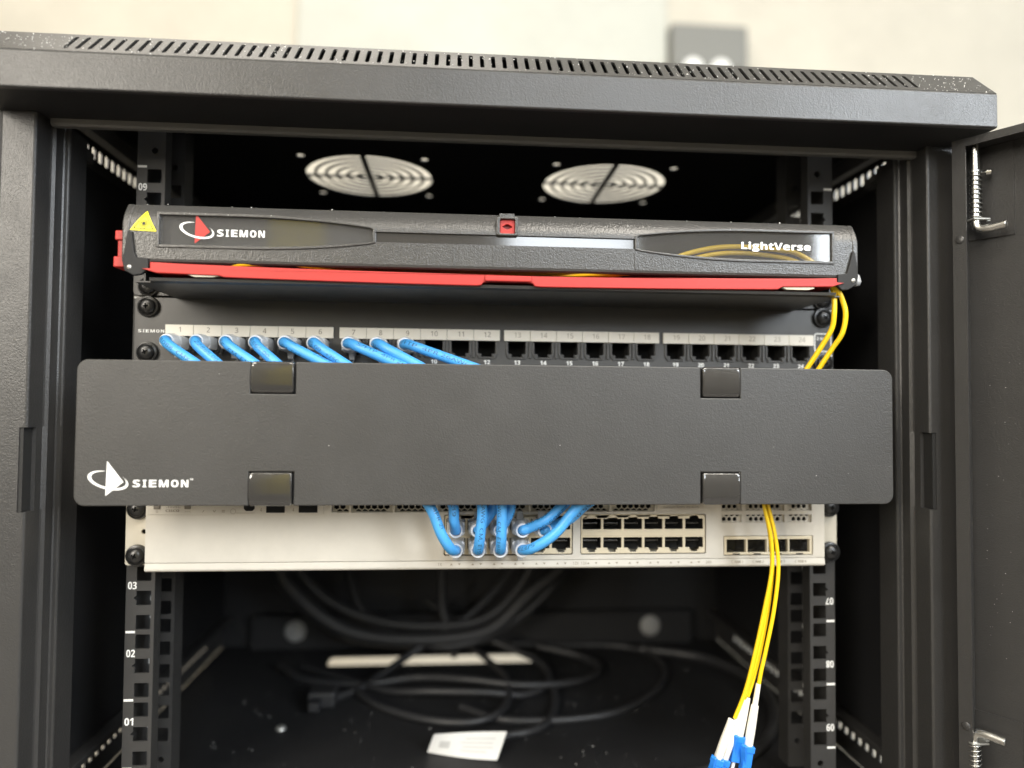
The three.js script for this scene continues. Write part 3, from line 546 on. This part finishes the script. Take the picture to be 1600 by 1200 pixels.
  marks.push(letters('1X', -37, 137, 24.0, 2, 2.6, fontR), letters('12X', 52.2, 137, 24.0, 2, 3.9, fontR), letters('13X', 57.6, 137, 24.0, 2, 3.9, fontR), letters('24X', 142.2, 137, 24.0, 2, 3.9, fontR));
  cageX.forEach(([a, b], i) => marks.push(letters('C NM ' + (i + 1), (a + b) / 2, 137, 24.0, 1.8, 8, fontR)));
  part('port_marks', marks, M.inkPale, sw);
  for (const s of [-1, 1]) {
    const sh = poly(rrect(s < 0 ? -243.6 : 222, s < 0 ? -222 : 243.6, 133.6, 177.4, 1.2, 2)); sh.holes.push(hole(Array.from({ length: 14 }, (_, i) => [s * 232 + 1.6 * Math.cos(i / 7 * Math.PI), 155.4 + 1.6 * Math.sin(i / 7 * Math.PI)])));
    part('mounting_ear', [exZ(sh, 0.2, 2.2, 0.2), bx(s < 0 ? -223 : 221, s < 0 ? -221 : 223, 135, 176, -50, 0.2)], M.bezelMetal, sw);
  }
  for (const [x, y] of [[-235.6, 140.2], [-235.6, 170.8], [237.8, 139], [237.4, 170.6]]) screw(sw, x, y, 3.6);
}

// ---------------------------------------------------------------- nine blue patch cables
{
  const body = (tabDown) => [exZ(poly([[-5.7, -4], [5.7, -4], [5.7, 3.2], [4.6, 4.3], [-4.6, 4.3], [-5.7, 3.2]]), -3, 15, 0.9), lathe([[5.5, 13.5], [5.7, 15], [5.2, 19], [4.7, 23], [4.2, 23.8], [3.4, 23.2]], 20).rotateX(Math.PI / 2)];
  const plugGeo = ready(body()), tabGeo = ready(exZ(poly([[-2.6, -4.2], [2.6, -4.2], [2, -6.6], [1.7, -9.6], [-1.7, -9.6], [-2, -6.6]]), 3, 6.5, 0.5));
  const ringGeo = ready(new THREE.TorusGeometry(3.9, 0.75, 8, 22));
  // exit above the cover (x), exit below (x), far turn inside the duct (x), depth inside the duct
  const run = [[-187.6, -29.4, -110, 62], [-174.4, -43.5, -112, 56], [-151.6, -3.8, -76, 64], [-138, -11.4, -66, 58], [-107.4, 7.0, -40, 50], [-95.4, 0.6, -26, 42], [-61.4, 40.6, 66, 52], [-50, 48.4, 84, 44], [-16.4, 57, 110, 60]];
  const ords = ['first', 'second', 'third', 'fourth', 'fifth', 'sixth', 'seventh', 'eighth', 'ninth'];
  run.forEach(([xe, xb, xt, zt], i) => {
    const px = portX[i], py = portY + 0.6, r = i % 2, c = Math.floor(i / 2), qx = colX(0, c), qy = rowY[r];
    const z0 = 24, ze = 40;
    const t = thing('patch_cable', `blue patch cable plugged in under label ${i + 1} of the patch panel, ${ords[i]} from the left`, 'patch cable', [px, py, 2], 'blue patch cables between panel and switch');
    const goRight = i >= 6;
    const tl = r === 1 ? 45.5 : 46.5, lean = (i === 1 ? -3.4 : i >= 6 ? 4.2 : i % 2 ? -0.4 : 0.6);
    const zb = [52, 60, 50, 58, 50, 58, 52, 60, 48][i];
    const P = [[px - 0.4, py, z0 - 4], [px - 0.2, py - 0.1, z0 + 2], [px + 0.8 + (xe - px) * 0.06, py - 0.7, z0 + 7.6], [px + (xe - px) * 0.3, py - (py - 264) * 0.28, z0 + 12.5], [xe, 264.5, ze], [xe + (xe - px) * 0.55, 256, ze + 4]];
    if (goRight) P.push([xt - 14, 241, zt], [xt, 226, zt], [xt - 8, 208, zt], [xb + (xt - xb) * 0.45, 192, zb]);
    else P.push([xt, 224, zt], [xb + (xt - xb) * (i === 1 ? 0.25 : 0.12), 200, zb]);
    const yq = qy, dx = xb - qx;
    P.push([xb, 180.5, zb], [qx + dx * 0.52 + (goRight ? 1 : 0), yq + (180.5 - yq) * 0.42, zb - 0.5], [qx + dx * 0.14 + lean * 0.2, yq + (180.5 - yq) * 0.1, zb - 6], [qx, yq + 0.2, tl - 1.5], [qx, yq, tl - 8]);
    const mat = phy([1, 1, 1], 0.42, { clearcoat: 0.08 }); const map = jacketTex.clone(); map.repeat.set(1, 1); map.offset.set((i * 0.137) % 1, (i * 0.21) % 1); mat.map = map; map.needsUpdate = true;
    part('jacket', tube(P, 3.25, 150, 16), mat, t, true);
    const a = put('plug', plugGeo, M.boot, t, [px, py, 1]); put('latch_tab', tabGeo, M.bootGrey, a, [px, py, 1]); put('boot_lip', ringGeo, M.boot, a, [px, py, 24.4]);
    const b = put('plug', plugGeo, M.boot, t, [qx, yq, 22], r ? null : [0, 0, Math.PI]); const lt = mesh(tabGeo, M.bootGrey, 'latch_tab', b); const bl = mesh(ringGeo, M.boot, 'boot_lip', b); bl.position.z = 0.0234;
  });
}

// ---------------------------------------------------------------- two yellow fibre cords
{
  const lc = (t, a, b, sleeve, blueLen) => {       // boot from a to b, blue body beyond b
    const A = V(a), Bv = V(b), dir = Bv.clone().sub(A), L = dir.length(); dir.normalize();
    const q = new THREE.Quaternion().setFromUnitVectors(new THREE.Vector3(0, -1, 0), dir);
    const place = (g, at) => g.applyQuaternion(q).translate(...at);
    const boot = part('boot', place(lathe([[0, -L], [2.75, -L], [2.75, -L * 0.55], [2.35, -2], [2.2, 0], [0, 0]], 16), a), M.sleeve, t);
    if (sleeve) part('sleeve', place(cyl(1.55, 1.75, sleeve, 14).translate(0, sleeve / 2, 0), a), M.sleeve, t);
    part('connector', [place(bx(-2.9, 2.9, -blueLen, 0, -2.9, 2.9, 0.5), b), place(bx(-3.4, 3.4, -3.6, 0.4, -3.2, 3.4, 0.5), b)], M.lcBlue, t);
    part('connector_latch', [place(exX([[2.8, -11], [5.6, -3], [6.4, 0.6], [5.4, 1.6], [4.2, -1], [2.8, -6]], -1.6, 1.6, 0.3).rotateY(-0.9), b)], M.lcBlue, t);
    part('ferrule', place(cyl(1.2, 1.2, 7, 12).translate(0, -blueLen - 3.4, 0), b), M.white, t);
    return dir;
  };
  const A = thing('fibre_patch_cable', 'yellow fibre cord hanging lower left with white boots and a blue connector pair', 'fibre cord', [212, 311, 55], 'yellow fibre cords from the enclosure');
  part('jacket', tube([[-60, 330, -60], [-158, 322.4, 52], [-132, 323.8, 61], [-112, 322.6, 61], [-60, 321, 40], [20, 320.6, 50], [44, 321.4, 61], [66, 322.8, 61], [92, 325, 59], [111, 335, 58], [131, 340.6, 58], [150, 342.2, 58], [172, 341, 58], [188, 338.6, 58], [202, 330, 58], [210, 318, 59], [211, 309.5, 60], [210.8, 300, 60], [210.2, 291, 58], [205.6, 279.5, 53], [198.6, 265, 47], [192, 252, 43], [186, 240, 42], [175, 210, 46], [170, 194, 49], [167.4, 184, 50]], 1.62, 320, 12), M.fibre, A);
  const aS = [[[167.2, 186, 50.6], [168.6, 177, 51.4], [172.6, 158, 52], [173.2, 138, 51.5], [168.6, 112, 50.5], [162.4, 84, 50], [156.4, 62, 50], [149.4, 45, 50]], [[167.8, 186, 49.2], [170, 176, 48.6], [173.8, 158, 48], [174.6, 138, 48.4], [170.8, 112, 48.6], [165, 84, 48.4], [159.8, 66, 48], [156.6, 56, 48]]];
  aS.forEach((p) => part('fibre_strand', tube(p, 1.25, 80, 10), M.fibre, A));
  lc(A, [147.6, 44.4, 50], [138.6, 20.4, 50], 0, 16); lc(A, [152.2, 43.4, 47.6], [143.4, 19, 47.6], 14, 16);
  const Bc = thing('fibre_patch_cable', 'yellow fibre cord hanging lower right, its second blue connector pair overlapping behind the first', 'fibre cord', [217, 311, 55], 'yellow fibre cords from the enclosure');
  part('jacket', tube([[-40, 329, -40], [20, 321, 44], [48, 321.4, 57], [74, 323.2, 57.5], [100, 327, 57], [122, 334.6, 56], [139, 338, 56], [160, 338.6, 55], [186, 335, 55], [204, 325, 56], [213, 316, 59.5], [217, 307.5, 60], [218.4, 299, 60], [217, 288, 58], [213, 278.6, 53], [206.6, 265, 47], [200, 252, 42], [192, 240, 38], [180, 210, 42], [173, 194, 46], [169, 184, 47]], 1.62, 280, 12), M.fibre, Bc);
  const bS = [[[169.4, 186, 46.6], [171.6, 177, 45.6], [175.4, 158, 45], [176.4, 138, 45.6], [173, 112, 46.4], [167.4, 84, 46.5], [162.6, 66, 46.5], [159.4, 57, 46.5]], [[169.8, 186, 47.8], [172.4, 177, 48.8], [176.4, 158, 50], [178, 138, 50.5], [175.2, 112, 50], [169.9, 86, 49.5], [167, 74, 49.5], [165.4, 66, 49.5]]];
  bS.forEach((p) => part('fibre_strand', tube(p, 1.25, 80, 10), M.fibre, Bc));
  lc(Bc, [158.8, 56.4, 46.5], [153.6, 32.6, 46.5], 0, 16); lc(Bc, [162.8, 52.6, 49.5], [158.4, 27.6, 49.5], 13.5, 16);
}

// ---------------------------------------------------------------- loose black cables in the bottom of the cabinet
{
  const bund = [[[-236, 110, -330], [-221, 62, -312], [-193, 28, -305], [-144, -4, -300], [-76, -15, -300], [8, -9, -305], [58, 31, -312], [96, 60, -318], [130, 110, -330]],
    [[-215, 110, -335], [-204, 68, -318], [-172, 30, -312], [-120, 6, -308], [-60, -3, -308], [4, 2, -312], [48, 38, -320], [90, 110, -330]],
    [[-40, 110, -330], [-41.5, 60, -316], [-40.5, 20, -312], [-34, -10, -310], [-26, -40, -320]]];
  const lab = ['thick black cable hanging in a wide low loop at the back of the cabinet', 'thinner black cable hanging inside the wide loop at the back of the cabinet', 'black cable hanging straight down at the middle of the cabinet back'];
  bund.forEach((p, i) => part('jacket', tube(p, i === 0 ? 9 : i === 1 ? 6 : 4.5, 90, 14), M.rubber, thing('black_cable', lab[i], 'cable', p[Math.floor(p.length / 2)])));
  const fl = -41.5;
  const p1 = thing('power_cord', 'black power cord curving across the cabinet floor with a white paper tag', 'power cord', [-20, -45, -150]);
  part('jacket', tube([[-125, fl, -232], [-100, fl, -196], [-68, fl + 1, -168], [-40, fl + 2, -152], [-12, fl + 3, -146], [10, fl + 4, -156], [24, fl + 4, -186], [26, fl + 8, -230], [14, fl + 6, -280], [-10, fl + 10, -330]], 3.6, 120, 12), M.rubber, p1);
  const sheet = (u0, u1, v0, v1, lift) => {      // a bit of the curled tag: u across, v from its lower to its upper edge
    const g = new THREE.PlaneGeometry(1, 1, 12, 3), q = g.attributes.position;
    const top = [[-42.5, -27, -99], [-12.8, -27.4, -102], [17.1, -27, -100.5]], low = [[-47.9, -43.4, -104], [-18, -44.2, -94], [8.5, -43.6, -87.5]];
    const mixed = (r, u) => r[0].map((_, k) => r[0][k] * (1 - u) * (1 - 2 * u) + r[1][k] * 4 * u * (1 - u) + r[2][k] * u * (2 * u - 1));
    for (let i = 0; i < q.count; i++) {
      const u = u0 + (u1 - u0) * (q.getX(i) + 0.5), v = v0 + (v1 - v0) * (q.getY(i) + 0.5), A = mixed(low, u), Bq = mixed(top, u);
      q.setXYZ(i, ...A.map((c, k) => c + (Bq[k] - c) * v + (k === 0 ? 0 : lift * 0.7)));
    }
    g.computeVertexNormals(); return g;
  };
  const tg = part('tag', [sheet(0, 1, 0, 1, 0), sheet(0, 1, 0, 1, -0.5)], M.paper, p1);
  part('print', [sheet(0.45, 0.88, 0.72, 0.76, 0.25), sheet(0.4, 0.86, 0.56, 0.6, 0.25), sheet(0.44, 0.88, 0.4, 0.44, 0.25), sheet(0.42, 0.8, 0.24, 0.28, 0.25), sheet(0.12, 0.26, 0.3, 0.62, 0.25)], M.paperInk, tg);
  const p2 = thing('power_cord', 'black power cord lying in a broad loop on the right of the cabinet floor', 'power cord', [120, -45, -200]);
  part('jacket', tube([[-20, fl, -186], [14, fl, -158], [50, fl, -152], [84, fl, -154], [120, fl, -164], [156, fl, -192], [186, fl, -232], [202, fl, -276], [196, fl, -322], [160, fl, -348], [96, fl, -352], [40, fl + 4, -350]], 3.6, 120, 12), M.rubber, p2);
  const p3 = thing('power_cord', 'black power cord rising across the light floor slot to the cabinet back', 'power cord', [-60, -45, -280]);
  part('jacket', tube([[-148, fl, -205], [-120, fl, -236], [-104, fl + 2, -262], [-74, fl + 14, -290], [-38, fl + 34, -306], [-4, fl + 52, -318], [30, fl + 84, -330], [60, fl + 130, -340]], 4, 100, 12), M.rubber, p3);
  part('plug', [bx(-164, -138, -45, -30, -220, -196, 3), bx(-160, -150, -42, -34, -196, -182, 1)], M.rubber, p3);
  const p4 = thing('power_cord', 'short black power cord end lying beside the white paper tag', 'power cord', [40, -45, -140]);
  part('jacket', tube([[8, fl, -118], [22, fl, -126], [40, fl, -132], [58, fl, -150], [70, fl, -190], [74, fl, -230]], 3.8, 60, 12), M.rubber, p4);
  const p5 = thing('power_cord', 'black power cord looping low across the middle of the cabinet floor behind the tagged cord', 'power cord', [-10, -45, -250]);
  part('jacket', tube([[-190, fl, -300], [-140, fl, -262], [-92, fl + 1, -226], [-46, fl + 7, -206], [4, fl + 8, -198], [44, fl + 2, -206], [70, fl + 3, -236], [66, fl + 6, -280], [30, fl + 14, -312], [-16, fl + 30, -330], [-60, fl + 60, -338]], 3.6, 120, 12), M.rubber, p5);
  const p6 = thing('black_cable', 'black cable slanting down from upper right to the middle of the cabinet back', 'cable', [40, 10, -310]);
  part('jacket', tube([[140, 100, -340], [104, 58, -322], [66, 20, -312], [30, -4, -306], [-6, -18, -300], [-44, -22, -298], [-90, -12, -306], [-130, 14, -318], [-150, 60, -336]], 5, 110, 12), M.rubber, p6);
  const p7 = thing('power_cord', 'thick black cord lying in an arc near the right side of the cabinet floor', 'power cord', [250, -45, -150]);
  part('jacket', tube([[190, -40, -330], [250, -40, -300], [277, -40, -250], [280, -40, -192], [256, -40, -127], [219, -40, -82], [176, -40, -54], [120, -40, -36]], 5.2, 110, 12), M.rubber, p7);
  const p8 = thing('power_cord', 'black power cord winding across the cabinet floor in front of the light slot', 'power cord', [0, -45, -235]);
  part('jacket', tube([[-214, fl, -300], [-180, fl, -262], [-120, fl, -246], [-64, fl + 4, -250], [-10, fl + 9, -228], [40, fl + 8, -214], [96, fl + 3, -232], [130, fl, -270], [120, fl, -310], [70, fl + 5, -336]], 3.8, 120, 12), M.rubber, p8);
  const fs = thing('floor_screw', 'small bright screw head on the left of the cabinet floor', 'screw', [-178, -45, -157]);
  part('head', lathe([[4.6, 0], [4.4, 1.6], [3, 2.8], [0, 3.2]], 16).translate(-178, -45, -157), M.zinc, fs);
}
// ---------------------------------------------------------------- white dust on the cover's slope and on ledges
{
  const g = ready(new THREE.IcosahedronGeometry(0.3, 0)); const N = 640, im = new THREE.InstancedMesh(g, M.dust, N); im.name = 'dust';
  const m = new THREE.Matrix4(), q = new THREE.Quaternion(), e = new THREE.Euler();
  for (let i = 0; i < N; i++) {
    let x, y, z; const r = rnd();
    if (r < 0.55) { const t = rnd(), ends = rnd() < 0.3; x = ends ? (rnd() < 0.5 ? -296 + 50 * rnd() : 252 + 46 * rnd()) : -296 + 592 * rnd(); z = 87.6 - 20 * t; y = 433.9 + 19.5 * t + 0.2; }
    else if (r < 0.62) { x = -215 + 430 * rnd(); z = 52 + 9 * rnd(); y = 357.5; }
    else if (r < 0.64) { x = -241 + 482 * rnd(); z = 72.75; y = 183 + 80 * rnd(); }
    else if (r < 0.86) { x = -230 + 460 * rnd(); z = -40 - 260 * rnd(); y = -44.7; }
    else if (r < 0.94) { const a = 9 + 40 * rnd() ** 2; x = 284.9 + 0.543 * a + 0.84 * 22.2; z = 68.1 + 0.84 * a - 0.543 * 22.2; y = 80 + 240 * rnd(); }
    else { x = -205 + 410 * rnd(); z = 67.1; y = 350.4 + rnd() * 0.6; }
    const s = 0.5 + 1.1 * rnd() * rnd(), k = r < 0.62 ? 1 : r < 0.64 ? 0.5 : r < 0.86 ? 1.1 : 0.5;
    m.compose(new THREE.Vector3(x * S, y * S, z * S), q.setFromEuler(e.set(rnd() * 6, rnd() * 6, rnd() * 6)), new THREE.Vector3(s * k * (0.6 + rnd()), s * k, s * k * (0.6 + rnd()))); im.setMatrixAt(i, m);
  }
  im.userData = { label: 'white dust specks on the top cover and ledges', category: 'dust', kind: 'stuff' }; im.castShadow = im.receiveShadow = true; scene.add(im);
}
renderer.render(scene, camera);
